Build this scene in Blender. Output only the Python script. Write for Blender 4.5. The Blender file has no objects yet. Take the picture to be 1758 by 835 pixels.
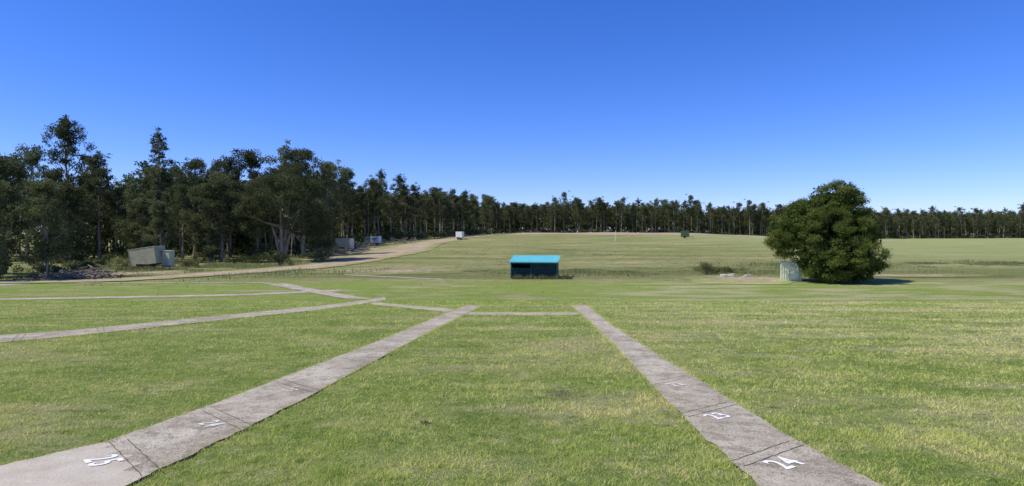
import bpy, math, random
import numpy as np
from mathutils import Vector, Matrix, Euler
R = math.radians
scene = bpy.context.scene
rng = np.random.default_rng(7)
random.seed(7)
COL = scene.collection

# ------------------------------------------------------------------ terrain
def sstep(a, b, x):
    t = np.clip((np.asarray(x, float) - a) / (b - a), 0, 1)
    return t * t * (3 - 2 * t)
TY = np.arange(-200, 3200, 0.5)
def table(pts):
    p = np.array(pts, float)
    v = np.interp(TY, p[:, 0], p[:, 1])
    k = np.exp(-0.5 * (np.arange(-16, 17) / 6.0) ** 2); k /= k.sum()
    vp = np.pad(v, 16, mode='edge')
    return np.convolve(vp, k, 'valid')
S = 0.06107
near = [(-200, 200 * 0.02), (-40, 40 * S), (35, -35 * S)]
TC = table(near + [(41, -2.17), (55, -2.15), (70, -2.0), (100, -1.4), (150, 0.0), (200, 1.0), (240, 1.55), (280, 1.6), (3200, 1.6)])
TL = table(near + [(41, -2.17), (55, -2.2), (85, -2.25), (120, -1.55), (160, -0.2), (200, 0.8), (240, 1.5), (3200, 1.6)])
TR = table(near + [(41, -2.17), (60, -2.1), (100, -1.95), (150, -1.7), (200, -1.4), (300, -0.7), (400, 0.0), (3200, 0.4)])
def terr(x, y):
    x = np.asarray(x, float); y = np.asarray(y, float)
    c = np.interp(y, TY, TC); l = np.interp(y, TY, TL); r = np.interp(y, TY, TR)
    wl = sstep(8, 35, -x); wr = sstep(60, 135, x)
    z = c + wl * (l - c) + wr * (r - c)
    z = z + 0.6 * np.exp(-0.5 * ((y - 241) / 5.0) ** 2) * sstep(-16, -2, x) * sstep(130, 105, x)
    u = sstep(56, 80, y)
    z = z + u * 0.07 * (np.sin(x * 0.21 + y * 0.13) + np.sin(x * 0.09 - y * 0.17 + 1.3))
    return z
def tz(x, y): return float(terr(x, y))

# ------------------------------------------------------------------ mesh helpers
def np_mesh(name, verts, faces, mats, tint=None, matidx=None, smooth=False):
    verts = np.asarray(verts, np.float32); faces = np.asarray(faces, np.int32)
    me = bpy.data.meshes.new(name)
    n, k = faces.shape
    me.vertices.add(len(verts)); me.vertices.foreach_set("co", verts.ravel())
    me.loops.add(n * k); me.loops.foreach_set("vertex_index", faces.ravel())
    me.polygons.add(n)
    me.polygons.foreach_set("loop_start", np.arange(0, n * k, k, dtype=np.int32))
    me.polygons.foreach_set("loop_total", np.full(n, k, np.int32))
    for m in (mats if isinstance(mats, (list, tuple)) else [mats]): me.materials.append(m)
    if matidx is not None: me.polygons.foreach_set("material_index", np.asarray(matidx, np.int32))
    if smooth: me.polygons.foreach_set("use_smooth", np.ones(n, bool))
    if tint is not None:
        a = me.attributes.new("tint", 'FLOAT', 'FACE'); a.data.foreach_set("value", np.asarray(tint, np.float32))
    me.update(calc_edges=True)
    return me
def link(name, data, parent=None, **props):
    o = bpy.data.objects.new(name, data); COL.objects.link(o)
    if parent is not None: o.parent = parent
    for k, v in props.items(): o[k] = v
    return o
def top(name, label, category, loc=(0, 0, 0), rot=0.0, **props):
    o = link(name, None, label=label, category=category, **props)
    o.empty_display_size = 0.3; o.location = loc; o.rotation_euler = (0, 0, rot)
    return o
class MB:
    def __init__(s): s.v = []; s.f = []; s.m = []
    def box(s, c, d, rot=(0, 0, 0), mi=0):
        M = Euler(rot).to_matrix(); b = len(s.v)
        for sx in (-1, 1):
            for sy in (-1, 1):
                for sz in (-1, 1):
                    p = M @ Vector((sx * d[0] / 2, sy * d[1] / 2, sz * d[2] / 2)) + Vector(c)
                    s.v.append(tuple(p))
        for q in ((0, 1, 3, 2), (4, 6, 7, 5), (0, 4, 5, 1), (2, 3, 7, 6), (0, 2, 6, 4), (1, 5, 7, 3)):
            s.f.append(tuple(b + i for i in q)); s.m.append(mi)
        return s
    def cyl(s, p1, p2, r1, r2=None, n=12, mi=0, caps=True):
        r2 = r1 if r2 is None else r2
        p1 = Vector(p1); p2 = Vector(p2); d = (p2 - p1).normalized()
        a = d.orthogonal().normalized(); c = d.cross(a); b = len(s.v)
        for i in range(n):
            t = 2 * math.pi * i / n; o = a * math.cos(t) + c * math.sin(t)
            s.v.append(tuple(p1 + o * r1)); s.v.append(tuple(p2 + o * r2))
        for i in range(n):
            j = (i + 1) % n
            s.f.append((b + 2 * i, b + 2 * j, b + 2 * j + 1, b + 2 * i + 1)); s.m.append(mi)
        if caps:
            s.f.append(tuple(b + 2 * i for i in range(n))[::-1]); s.m.append(mi)
            s.f.append(tuple(b + 2 * i + 1 for i in range(n))); s.m.append(mi)
        return s
    def mesh(s, name, mats, bevel=0):
        me = bpy.data.meshes.new(name); me.from_pydata(s.v, [], s.f)
        for m in (mats if isinstance(mats, (list, tuple)) else [mats]): me.materials.append(m)
        me.polygons.foreach_set("material_index", s.m); me.update()
        return me
    def obj(s, name, mats, parent=None, bevel=0.0, **props):
        o = link(name, s.mesh(name, mats), parent, **props)
        if bevel:
            b = o.modifiers.new("bevel", 'BEVEL'); b.width = bevel; b.segments = 2; b.limit_method = 'ANGLE'
        return o

# ------------------------------------------------------------------ materials
def newmat(name):
    m = bpy.data.materials.new(name); m.use_nodes = True
    nt = m.node_tree; nt.nodes.clear()
    out = nt.nodes.new('ShaderNodeOutputMaterial')
    return m, nt, out
def noise(nt, vec, scale, detail=4, rough=0.55):
    n = nt.nodes.new('ShaderNodeTexNoise'); n.inputs['Scale'].default_value = scale
    n.inputs['Detail'].default_value = detail; n.inputs['Roughness'].default_value = rough
    if vec is not None: nt.links.new(vec, n.inputs['Vector'])
    return n.outputs['Fac']
def ramp(nt, fac, stops, interp='LINEAR'):
    r = nt.nodes.new('ShaderNodeValToRGB'); r.color_ramp.interpolation = interp
    e = r.color_ramp.elements
    while len(e) < len(stops): e.new(0.5)
    for i, (p, c) in enumerate(stops):
        e[i].position = p; e[i].color = (c[0], c[1], c[2], 1) if not isinstance(c, (int, float)) else (c, c, c, 1)
    nt.links.new(fac, r.inputs['Fac']); return r.outputs['Color']
def mix(nt, fac, a, b, mode='MIX'):
    m = nt.nodes.new('ShaderNodeMix'); m.data_type = 'RGBA'; m.blend_type = mode
    for idx, s in ((0, fac), (6, a), (7, b)):
        if isinstance(s, bpy.types.NodeSocket): nt.links.new(s, m.inputs[idx])
        elif idx == 0: m.inputs[0].default_value = s
        else: m.inputs[idx].default_value = (s[0], s[1], s[2], 1)
    return m.outputs[2]
def maprange(nt, v, a, b, c=0.0, d=1.0):
    m = nt.nodes.new('ShaderNodeMapRange'); m.interpolation_type = 'SMOOTHSTEP'
    nt.links.new(v, m.inputs[0])
    for i, x in enumerate((a, b, c, d)): m.inputs[i + 1].default_value = x
    return m.outputs[0]
def math_(nt, op, a, b):
    m = nt.nodes.new('ShaderNodeMath'); m.operation = op
    for i, s in enumerate((a, b)):
        if isinstance(s, bpy.types.NodeSocket): nt.links.new(s, m.inputs[i])
        else: m.inputs[i].default_value = s
    return m.outputs[0]
def bump(nt, h, strength, dist):
    b = nt.nodes.new('ShaderNodeBump'); b.inputs['Strength'].default_value = strength; b.inputs['Distance'].default_value = dist
    nt.links.new(h, b.inputs['Height']); return b.outputs['Normal']
def finish(nt, out, color, rough=0.9, normal=None, spec=0.2, metal=0.0):
    p = nt.nodes.new('ShaderNodeBsdfPrincipled')
    if isinstance(color, bpy.types.NodeSocket): nt.links.new(color, p.inputs['Base Color'])
    else: p.inputs['Base Color'].default_value = (*color, 1)
    p.inputs['Roughness'].default_value = rough; p.inputs['Specular IOR Level'].default_value = spec; p.inputs['Metallic'].default_value = metal
    if normal is not None: nt.links.new(normal, p.inputs['Normal'])
    nt.links.new(p.outputs[0], out.inputs[0]); return p

def grass_color(nt):
    g = nt.nodes.new('ShaderNodeNewGeometry'); pos = g.outputs['Position']
    sx = nt.nodes.new('ShaderNodeSeparateXYZ'); nt.links.new(pos, sx.inputs[0])
    mid = noise(nt, pos, 0.75, 5, 0.65); fine = noise(nt, pos, 6.0, 5, 0.75); vfine = noise(nt, pos, 38.0, 3, 0.7)
    lawn = ramp(nt, mid, [(0.32, (0.175, 0.245, 0.055)), (0.50, (0.255, 0.315, 0.080)), (0.66, (0.385, 0.395, 0.145))])
    dry = math_(nt, 'MULTIPLY', maprange(nt, sx.outputs[0], 0.5, 10.0), 0.9)
    pat = nt.nodes.new('ShaderNodeMapping'); pat.inputs['Scale'].default_value = (0.16, 0.5, 1); pat.inputs['Rotation'].default_value = (0, 0, 0.25); nt.links.new(pos, pat.inputs['Vector'])
    patch = noise(nt, pat.outputs[0], 1.0, 6, 0.68)
    dry = math_(nt, 'MULTIPLY', dry, maprange(nt, patch, 0.42, 0.58))
    lawn = mix(nt, dry, lawn, (0.52, 0.48, 0.26))
    dry2 = math_(nt, 'MULTIPLY', maprange(nt, patch, 0.50, 0.64), 0.6)
    lawn = mix(nt, dry2, lawn, (0.50, 0.44, 0.23))
    lush = math_(nt, 'MULTIPLY', maprange(nt, sx.outputs[1], 22.0, 34.0), maprange(nt, patch, 0.58, 0.45))
    lawn = mix(nt, math_(nt, 'MULTIPLY', lush, 0.6), lawn, (0.29, 0.38, 0.075))
    lawn = mix(nt, math_(nt, 'MULTIPLY', maprange(nt, fine, 0.52, 0.68), 0.6), lawn, (0.50, 0.44, 0.25))
    lawn = mix(nt, math_(nt, 'MULTIPLY', maprange(nt, fine, 0.47, 0.33), 0.68), lawn, (0.095, 0.140, 0.034))
    lawn = mix(nt, math_(nt, 'MULTIPLY', maprange(nt, vfine, 0.55, 0.30), 0.5), lawn, (0.07, 0.095, 0.03))
    st = nt.nodes.new('ShaderNodeMapping'); st.inputs['Scale'].default_value = (0.05, 0.20, 1); nt.links.new(pos, st.inputs['Vector'])
    streak = noise(nt, st.outputs[0], 1.0, 8, 0.75)
    field = ramp(nt, streak, [(0.34, (0.165, 0.190, 0.065)), (0.50, (0.270, 0.275, 0.110)), (0.64, (0.390, 0.345, 0.180))])
    fm = noise(nt, pos, 0.9, 6, 0.8)
    field = mix(nt, math_(nt, 'MULTIPLY', maprange(nt, fm, 0.50, 0.38), 0.65), field, (0.120, 0.145, 0.048))
    rgt = maprange(nt, sx.outputs[0], 30.0, 75.0)
    field = mix(nt, math_(nt, 'MULTIPLY', rgt, 0.55), field, (0.33, 0.37, 0.15))
    edge = math_(nt, 'ADD', sx.outputs[1], math_(nt, 'MULTIPLY', mid, 8.0))
    k = maprange(nt, edge, 50.0, 58.0)
    strip = math_(nt, 'MULTIPLY', maprange(nt, edge, 54.0, 59.0), maprange(nt, edge, 76.0, 64.0))
    field = mix(nt, math_(nt, 'MULTIPLY', strip, 0.5), field, (0.13, 0.15, 0.052))
    c = mix(nt, k, lawn, field)
    return c, pos, fine, vfine, fm

m, nt, out = newmat("turf")
c, pos, fine, vfine, fm = grass_color(nt)
h = math_(nt, 'ADD', vfine, math_(nt, 'ADD', fm, fine))
finish(nt, out, c, 1.0, bump(nt, h, 0.9, 0.07), 0.0); M_TURF = m

m, nt, out = newmat("grass_blade")
c, pos, fine, vfine, fm = grass_color(nt)
a = nt.nodes.new('ShaderNodeAttribute'); a.attribute_name = "tint"
tc = ramp(nt, a.outputs['Fac'], [(0.0, (0.15, 0.225, 0.045)), (0.5, (0.30, 0.385, 0.095)), (0.8, (0.44, 0.47, 0.16)), (0.92, (0.64, 0.56, 0.32)), (1.0, (0.68, 0.58, 0.36))])
c2 = mix(nt, 0.45, c, tc)
c2 = mix(nt, 1.0, c2, (1.9, 1.75, 1.6), 'MULTIPLY')
d = nt.nodes.new('ShaderNodeBsdfDiffuse'); t = nt.nodes.new('ShaderNodeBsdfTranslucent'); ms = nt.nodes.new('ShaderNodeMixShader')
nt.links.new(c2, d.inputs[0]); nt.links.new(c2, t.inputs[0]); ms.inputs[0].default_value = 0.4
nt.links.new(d.outputs[0], ms.inputs[1]); nt.links.new(t.outputs[0], ms.inputs[2]); nt.links.new(ms.outputs[0], out.inputs[0]); M_BLADE = m

def leafmat(name, dark, medium, dry, trans=0.25):
    m, nt, out = newmat(name)
    a = nt.nodes.new('ShaderNodeAttribute'); a.attribute_name = "tint"
    oi = nt.nodes.new('ShaderNodeObjectInfo')
    c = ramp(nt, a.outputs['Fac'], [(0.0, dark), (0.6, medium), (1.0, dry)])  # dark, medium and dry leaf tones, picked by the tint value
    v = maprange(nt, oi.outputs['Random'], 0, 1, 0.75, 1.4)
    hs = nt.nodes.new('ShaderNodeHueSaturation'); nt.links.new(c, hs.inputs['Color']); nt.links.new(v, hs.inputs['Value'])
    d = nt.nodes.new('ShaderNodeBsdfDiffuse'); t = nt.nodes.new('ShaderNodeBsdfTranslucent'); ms = nt.nodes.new('ShaderNodeMixShader')
    nt.links.new(hs.outputs[0], d.inputs[0]); nt.links.new(hs.outputs[0], t.inputs[0]); ms.inputs[0].default_value = trans
    nt.links.new(d.outputs[0], ms.inputs[1]); nt.links.new(t.outputs[0], ms.inputs[2]); nt.links.new(ms.outputs[0], out.inputs[0])
    return m
M_GUM = leafmat("gum_leaves", (0.060, 0.078, 0.033), (0.125, 0.142, 0.060), (0.21, 0.205, 0.10), 0.35)
M_BUSH = leafmat("bush_leaves", (0.050, 0.074, 0.016), (0.105, 0.135, 0.030), (0.185, 0.190, 0.055))
M_UNDER = leafmat("undergrowth_leaves", (0.038, 0.052, 0.019), (0.078, 0.098, 0.034), (0.15, 0.145, 0.065))
M_TALL = leafmat("rough_grass", (0.15, 0.175, 0.06), (0.26, 0.28, 0.10), (0.43, 0.39, 0.21), 0.4)

m, nt, out = newmat("gum_bark")
tcn = nt.nodes.new('ShaderNodeTexCoord'); mp = nt.nodes.new('ShaderNodeMapping'); mp.inputs['Scale'].default_value = (5, 5, 0.7)
nt.links.new(tcn.outputs['Object'], mp.inputs[0]); n1 = noise(nt, mp.outputs[0], 1.2, 5, 0.7)
c = ramp(nt, n1, [(0.3, (0.12, 0.09, 0.065)), (0.5, (0.27, 0.22, 0.17)), (0.72, (0.50, 0.44, 0.36))])
finish(nt, out, c, 0.9, bump(nt, n1, 0.6, 0.05)); M_BARK = m

m, nt, out = newmat("concrete_path")
g = nt.nodes.new('ShaderNodeNewGeometry'); pos = g.outputs['Position']
n1 = noise(nt, pos, 1.1, 6, 0.65); n2 = noise(nt, pos, 5, 8, 0.85); n3 = noise(nt, pos, 55, 3, 0.8)
c = ramp(nt, n1, [(0.34, (0.29, 0.245, 0.17)), (0.5, (0.43, 0.375, 0.27)), (0.66, (0.57, 0.51, 0.385))])
c = mix(nt, math_(nt, 'MULTIPLY', maprange(nt, n2, 0.50, 0.58), 0.72), c, (0.19, 0.16, 0.11))
c = mix(nt, math_(nt, 'MULTIPLY', maprange(nt, n2, 0.44, 0.36), 0.5), c, (0.60, 0.55, 0.44))
c = mix(nt, math_(nt, 'MULTIPLY', maprange(nt, n3, 0.52, 0.62), 0.7), c, (0.12, 0.10, 0.07))
c = mix(nt, math_(nt, 'MULTIPLY', maprange(nt, n3, 0.47, 0.34), 0.55), c, (0.72, 0.66, 0.54))
finish(nt, out, c, 0.95, bump(nt, math_(nt, 'ADD', n2, n3), 0.7, 0.014), 0.1); M_CONC = m
m, nt, out = newmat("pale_concrete")
g = nt.nodes.new('ShaderNodeNewGeometry'); n1 = noise(nt, g.outputs['Position'], 3, 6, 0.7); n3 = noise(nt, g.outputs['Position'], 60, 3, 0.8)
c = ramp(nt, n1, [(0.3, (0.44, 0.38, 0.28)), (0.7, (0.58, 0.52, 0.41))])
c = mix(nt, math_(nt, 'MULTIPLY', maprange(nt, n3, 0.52, 0.64), 0.6), c, (0.24, 0.20, 0.145))
finish(nt, out, c, 0.95, bump(nt, n3, 0.4, 0.006), 0.1); M_PALE = m

def dirtmat(name, c1, c2, c3, cut, amp=1.4):
    m, nt, out = newmat(name)
    g = nt.nodes.new('ShaderNodeNewGeometry'); pos = g.outputs['Position']
    n1 = noise(nt, pos, 0.5, 6, 0.7); n2 = noise(nt, pos, 1.6, 8, 0.78)
    c = ramp(nt, n1, [(0.3, c1), (0.5, c2), (0.72, c3)])
    c = mix(nt, math_(nt, 'MULTIPLY', maprange(nt, n2, 0.5, 0.7), 0.4), c, (c1[0] * 0.7, c1[1] * 0.7, c1[2] * 0.7))
    a = nt.nodes.new('ShaderNodeAttribute'); a.attribute_name = "tint"
    e = math_(nt, 'ADD', a.outputs['Fac'], math_(nt, 'MULTIPLY', math_(nt, 'SUBTRACT', n2, 0.5), amp))
    k = maprange(nt, e, cut - 0.12, cut + 0.12)
    gc, _, _, _, _ = grass_color(nt)
    c = mix(nt, k, c, gc)
    finish(nt, out, c, 1.0, bump(nt, n2, 0.6, 0.05), 0.0); return m
M_DIRT = dirtmat("dirt_road", (0.28, 0.215, 0.14), (0.39, 0.31, 0.205), (0.50, 0.41, 0.285), 0.66, 2.6)
M_BARE = dirtmat("bare_earth", (0.26, 0.20, 0.13), (0.36, 0.29, 0.19), (0.46, 0.385, 0.265), 0.48, 2.8)

def paint(name, col, var=0.25, rough=0.6, sc=2.0, metal=0.0):
    m, nt, out = newmat(name)
    t = nt.nodes.new('ShaderNodeTexCoord'); n1 = noise(nt, t.outputs['Object'], sc, 6, 0.7)
    lo = tuple(x * (1 - var) for x in col); hi = tuple(min(1, x * (1 + var * 0.5)) for x in col)
    c = ramp(nt, n1, [(0.3, lo), (0.7, hi)])
    finish(nt, out, c, rough, None, 0.3, metal); return m
M_TEALROOF = paint("turquoise_roof_paint", (0.13, 0.50, 0.53), 0.2, 0.55)
M_TEAL = paint("teal_wall_paint", (0.02, 0.12, 0.125), 0.4)
M_TEALD = paint("dark_green_slats", (0.011, 0.045, 0.045), 0.4)
M_DARK = paint("dark_interior", (0.012, 0.014, 0.014), 0.3)
M_OLIVE = paint("grey_olive_panel", (0.40, 0.39, 0.26), 0.3, 0.7)
M_OLIVE2 = paint("light_olive_panel", (0.50, 0.49, 0.35), 0.25, 0.7)
M_CREAM = paint("cream_panel", (0.78, 0.65, 0.45), 0.2)
M_WHITE = paint("white_panel", (0.85, 0.83, 0.77), 0.12)
M_GREEN = paint("dull_green_panel", (0.07, 0.11, 0.065), 0.3)
M_RUBBER = paint("tyre_rubber", (0.02, 0.02, 0.02), 0.3, 0.85)
M_STEEL = paint("weathered_steel", (0.12, 0.10, 0.08), 0.4, 0.6)
M_TANK = paint("pale_green_sheet_metal", (0.66, 0.70, 0.50), 0.25, 0.5)
M_ROCK = paint("pale_rock", (0.48, 0.44, 0.36), 0.4, 0.9, 5)
M_DEAD = paint("dead_wood", (0.28, 0.235, 0.185), 0.5, 0.9, 5)
M_BLUE = paint("dark_blue_print", (0.03, 0.05, 0.15), 0.2)
def markmat(name, lo, hi, cut):
    m, nt, out = newmat(name)
    g = nt.nodes.new('ShaderNodeNewGeometry'); n1 = noise(nt, g.outputs['Position'], 60, 3, 0.7)
    c = ramp(nt, n1, [(cut, lo), (cut + 0.1, hi)])
    finish(nt, out, c, 0.8); return m
M_MARK = markmat("worn_white_marking", (0.52, 0.48, 0.40), (0.84, 0.83, 0.80), 0.28)
M_MARK2 = markmat("faded_white_marking", (0.48, 0.43, 0.33), (0.70, 0.66, 0.58), 0.36)
M_JOINT = paint("joint_gap", (0.12, 0.10, 0.07), 0.5, 0.95, 20)

# ------------------------------------------------------------------ ground sheet
def geo(a, b, n): return np.geomspace(a, b, n)[1:]
ys = np.concatenate([np.arange(-30, 62, 0.5), np.arange(62, 300, 1.5), geo(300, 3000, 35)])
ys = np.concatenate([[-150, -90, -60, -45], ys])
xh = np.concatenate([np.arange(0, 60, 1.0), np.arange(60, 320, 3.0), geo(320, 3000, 30)])
xs = np.concatenate([-xh[::-1], xh[1:]])
X, Y = np.meshgrid(xs, ys); Z = terr(X, Y)
nx, ny = len(xs), len(ys)
V = np.stack([X, Y, Z], -1).reshape(-1, 3)
i = np.arange(ny - 1)[:, None] * nx + np.arange(nx - 1)[None, :]
F = np.stack([i, i + 1, i + nx + 1, i + nx], -1).reshape(-1, 4)
link("ground", np_mesh("ground", V, F, M_TURF, smooth=True), kind="structure", label="mown grass and rough open field", category="ground")

# ------------------------------------------------------------------ strips
def fnoise(seed, n, amp, step=1):
    r = np.random.default_rng(seed); v = r.normal(0, 1, n + 8)
    v = np.convolve(v, np.ones(4) / 4, 'same')[4:4 + n]; return v * amp
def resample(P, n):
    P = np.array(P, float); s = np.arange(len(P))
    t = np.linspace(0, len(P) - 1, n)
    return np.stack([np.interp(t, s, P[:, 0]), np.interp(t, s, P[:, 1])], 1)
def strip_mesh(name, Lp, Rp, n, off, mat, across=6, jit=0.03, seed=0):
    L = resample(Lp, n); Rr = resample(Rp, n)
    d = (Rr - L); w = np.linalg.norm(d, axis=1, keepdims=True); u = d / w
    L = L + u * fnoise(seed, n, jit)[:, None]; Rr = Rr + u * fnoise(seed + 1, n, jit)[:, None]
    t = np.linspace(0, 1, across)
    P = L[:, None, :] * (1 - t)[None, :, None] + Rr[:, None, :] * t[None, :, None]
    z = terr(P[..., 0], P[..., 1]) + off
    V = np.concatenate([P, z[..., None]], -1).reshape(-1, 3)
    i = np.arange(n - 1)[:, None] * across + np.arange(across - 1)[None, :]
    F = np.stack([i, i + 1, i + across + 1, i + across], -1).reshape(-1, 4)
    edge = np.abs((t[:-1] + t[1:]) - 1)
    tint = np.broadcast_to(edge[None, :], (n - 1, across - 1)).ravel()
    return V, F, tint, np.concatenate([L, Rr[::-1]])
def inpoly(px, py, poly):
    ins = np.zeros(len(px), bool); n = len(poly); j = n - 1
    for i in range(n):
        xi, yi = poly[i]; xj, yj = poly[j]
        if yi != yj:
            c = ((yi > py) != (yj > py)) & (px < (xj - xi) * (py - yi) / (yj - yi) + xi); ins ^= c
        j = i
    return ins
POLYS = []
def path(Lp, Rp, off, seed, seams=(), label="weathered concrete strip set in mown grass", pale=None, jit=0.018):
    ln = max(np.hypot(*(np.array(Lp[0]) - np.array(Lp[-1]))), 3)
    n = int(ln / 0.12) + 2
    V, F, tint, poly = strip_mesh("path", Lp, Rp, n, off, M_CONC, 6, jit, seed)
    POLYS.append(poly)
    V = list(map(tuple, V)); F = [tuple(f) for f in F]; mi = [0] * len(F)
    if pale:
        for k, f in enumerate(F):
            cx = sum(V[q][0] for q in f) / 4; cy = sum(V[q][1] for q in f) / 4
            if pale(cx, cy): mi[k] = 2
    for (x1, y1, x2, y2) in seams:
        for sh in (0.0, 0.15):
            dx, dy = x2 - x1, y2 - y1; l = math.hypot(dx, dy); nxn, nyn = -dy / l, dx / l
            if nyn < 0: nxn, nyn = -nxn, -nyn
            wj = 0.005
            K = 14; b = len(V)
            for q in range(K + 1):
                t_ = q / K; jx = 0.005 * math.sin(q * 2.3 + x1 * 7 + sh * 30)
                for s_ in (-wj, wj * (0.6 + 0.5 * math.sin(q * 1.7))):
                    qx = x1 + dx * t_ + nxn * (sh + s_ + jx); qy = y1 + dy * t_ + nyn * (sh + s_ + jx)
                    V.append((qx, qy, tz(qx, qy) + off + 0.004))
            for q in range(K): F.append((b + 2 * q, b + 2 * q + 1, b + 2 * q + 3, b + 2 * q + 2)); mi.append(1)
    me = bpy.data.meshes.new("path"); me.from_pydata(V, [], F)
    for m_ in (M_CONC, M_JOINT, M_PALE): me.materials.append(m_)
    me.polygons.foreach_set("material_index", mi); me.update()
    return link("path", me, kind="structure", label=label, category="path")
A_L = [(-5.3, 3.6), (-4.41, 5.25), (-4.0, 6.0), (-3.80, 7.52), (-3.60, 9.95), (-3.22, 14.72), (-2.32, 29.7)]
A_R = [(-3.1, 3.2), (-3.02, 4.87), (-2.87, 6.27), (-2.74, 7.95), (-2.58, 11.2), (-2.28, 16.8), (-1.45, 29.5)]
seamA = [(-3.95, 5.96, -3.02, 4.96), (-3.72, 7.3, -2.88, 6.45), (-3.62, 9.25, -2.75, 8.4), (-3.42, 11.9, -2.62, 11.1), (-3.2, 14.9, -2.42, 14.1)]
pA = path(A_L, A_R, 0.022, 11, seamA, pale=lambda x, y: (y - 5.96) * 0.93 < -(x + 3.95) * 1.0)
B_L = [(1.93, 3), (1.94, 4.83), (1.96, 6.39), (2.08, 9.43), (2.32, 13.8), (2.55, 19.5), (2.86, 29.7)]
B_R = [(2.93, 3), (2.90, 4.83), (2.83, 6.2), (2.89, 9.3), (2.97, 13.8), (3.15, 19.5), (3.74, 29.7)]
seamB = [(1.99, 5.21, 2.83, 5.88), (2.03, 7.0, 2.83, 7.66), (2.1, 9.0, 2.87, 9.65), (2.2, 11.4, 2.92, 12.05), (2.32, 14.2, 2.96, 14.85)]
pB = path(B_L, B_R, 0.022, 23, seamB)
path([(-1.95, 25.0), (2.9, 25.0)], [(-1.95, 23.4), (2.75, 23.4)], 0.014, 31)
path([(-7.9, 33.3), (-2.4, 27.0)], [(-6.9, 30.4), (-2.4, 24.8)], 0.014, 37)
path([(-16.5, 10.5), (-13.46, 16.05), (-12.5, 17.5), (-11.4, 21.7), (-9.45, 29.2), (-7.75, 37)],
     [(-14.5, 10), (-12.05, 14.4), (-11.37, 15.9), (-10.37, 19.8), (-8.47, 26.2), (-7.1, 34.5)], 0.018, 41,
     [(-13.2, 16.3, -12.0, 14.6), (-12.4, 18.2, -11.2, 16.5), (-11.6, 20.9, -10.5, 19.4)])
path([(-45, 30.8), (-30.5, 35.8), (-17.5, 38.9), (-12, 42.2)], [(-45, 29.4), (-29.5, 34.4), (-17, 37.7), (-11.4, 41)], 0.014, 47)
path([(-19.5, 47.6), (-9.6, 35.5)], [(-17.7, 47.6), (-7.9, 35.2)], 0.024, 53)
path([(-44, 47.6), (-37.5, 47.4)], [(-44, 40.5), (-39, 42.5)], 0.014, 59, label="pale concrete slab at the edge of mown grass")
path([(-16, 58), (-6, 52)], [(-15.4, 56.6), (-5.8, 51.1)], 0.02, 61, jit=0.06)
path([(-37.2, 48.6), (-19, 48.3)], [(-37.2, 47.9), (-19, 47.7)], 0.02, 67, jit=0.03)

def number(txt, x, y, ang, size, parent, mat):
    cu = bpy.data.curves.new("number_marking", 'FONT'); cu.body = txt; cu.size = size; cu.align_x = 'CENTER'; cu.align_y = 'CENTER'
    cu.offset = size * 0.014; cu.space_character = 1.12
    tmp = bpy.data.objects.new("tmp", cu); COL.objects.link(tmp)
    dg = bpy.context.evaluated_depsgraph_get(); dg.update()
    me = bpy.data.meshes.new_from_object(tmp.evaluated_get(dg)); bpy.data.objects.remove(tmp)
    ca, sa = math.cos(ang), math.sin(ang)
    for v in me.vertices:
        vx, vy = v.co.x, v.co.y * 1.25
        px = x + vx * ca - vy * sa; py = y + vx * sa + vy * ca
        v.co = (px, py, tz(px, py) + 0.022 + 0.006)
    me.materials.clear(); me.materials.append(mat)
    o = link("number_marking", me, parent); o["label"] = "worn white painted number " + txt
number("25", -3.62, 5.36, R(-44), 0.285, pA, M_MARK); number("24", -3.30, 6.66, R(-42), 0.24, pA, M_MARK2); number("23", -3.14, 8.58, R(-42), 0.2, pA, M_MARK2)
number("24", 2.38, 5.29, R(34), 0.285, pB, M_MARK); number("23", 2.38, 7.02, R(34), 0.265, pB, M_MARK); number("22", 2.42, 8.98, R(32), 0.24, pB, M_MARK2); number("21", 2.50, 11.35, R(32), 0.19, pB, M_MARK2)

# dirt road
def catmull(P, k=10):
    P = np.array(P, float); Q = np.vstack([2 * P[0] - P[1], P, 2 * P[-1] - P[-2]]); o = []
    for i in range(1, len(Q) - 2):
        for t in np.linspace(0, 1, k, endpoint=False):
            o.append(0.5 * ((2 * Q[i]) + (-Q[i - 1] + Q[i + 1]) * t + (2 * Q[i - 1] - 5 * Q[i] + 4 * Q[i + 1] - Q[i + 2]) * t * t + (-Q[i - 1] + 3 * Q[i] - 3 * Q[i + 1] + Q[i + 2]) * t ** 3))
    o.append(P[-1]); return np.array(o)
def road(name, pts, off, label, seed, mat):
    C = catmull(pts); T = np.gradient(C[:, :2], axis=0); T /= np.linalg.norm(T, axis=1, keepdims=True)
    Nn = np.stack([-T[:, 1], T[:, 0]], 1); w = C[:, 2:3] * 0.5 * 1.5
    V, F, tint, poly = strip_mesh(name, C[:, :2] + Nn * w, C[:, :2] - Nn * w, len(C) * 3, off, mat, 21, 0.35, seed)
    POLYS.append(poly)
    return link(name, np_mesh(name, V, F, mat, tint=tint, smooth=True), kind="structure", label=label, category="road")
road("road", [(-52, 46.5, 1.6), (-42, 48.5, 2.0), (-33.6, 51, 2.8), (-29.5, 58, 3.8), (-25, 67, 4.8), (-23.2, 77, 5.2), (-21.6, 87, 6), (-20.8, 103, 7.8), (-20.6, 125, 7.4), (-19, 150, 6.5), (-16.5, 175, 6.5), (-12, 205, 7.5), (-4, 226, 9), (10, 233, 13), (40, 234, 14), (80, 233, 14), (105, 230, 12), (140, 220, 6)],
     0.06, "tan dirt road climbing across the field", 71, M_DIRT)
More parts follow.
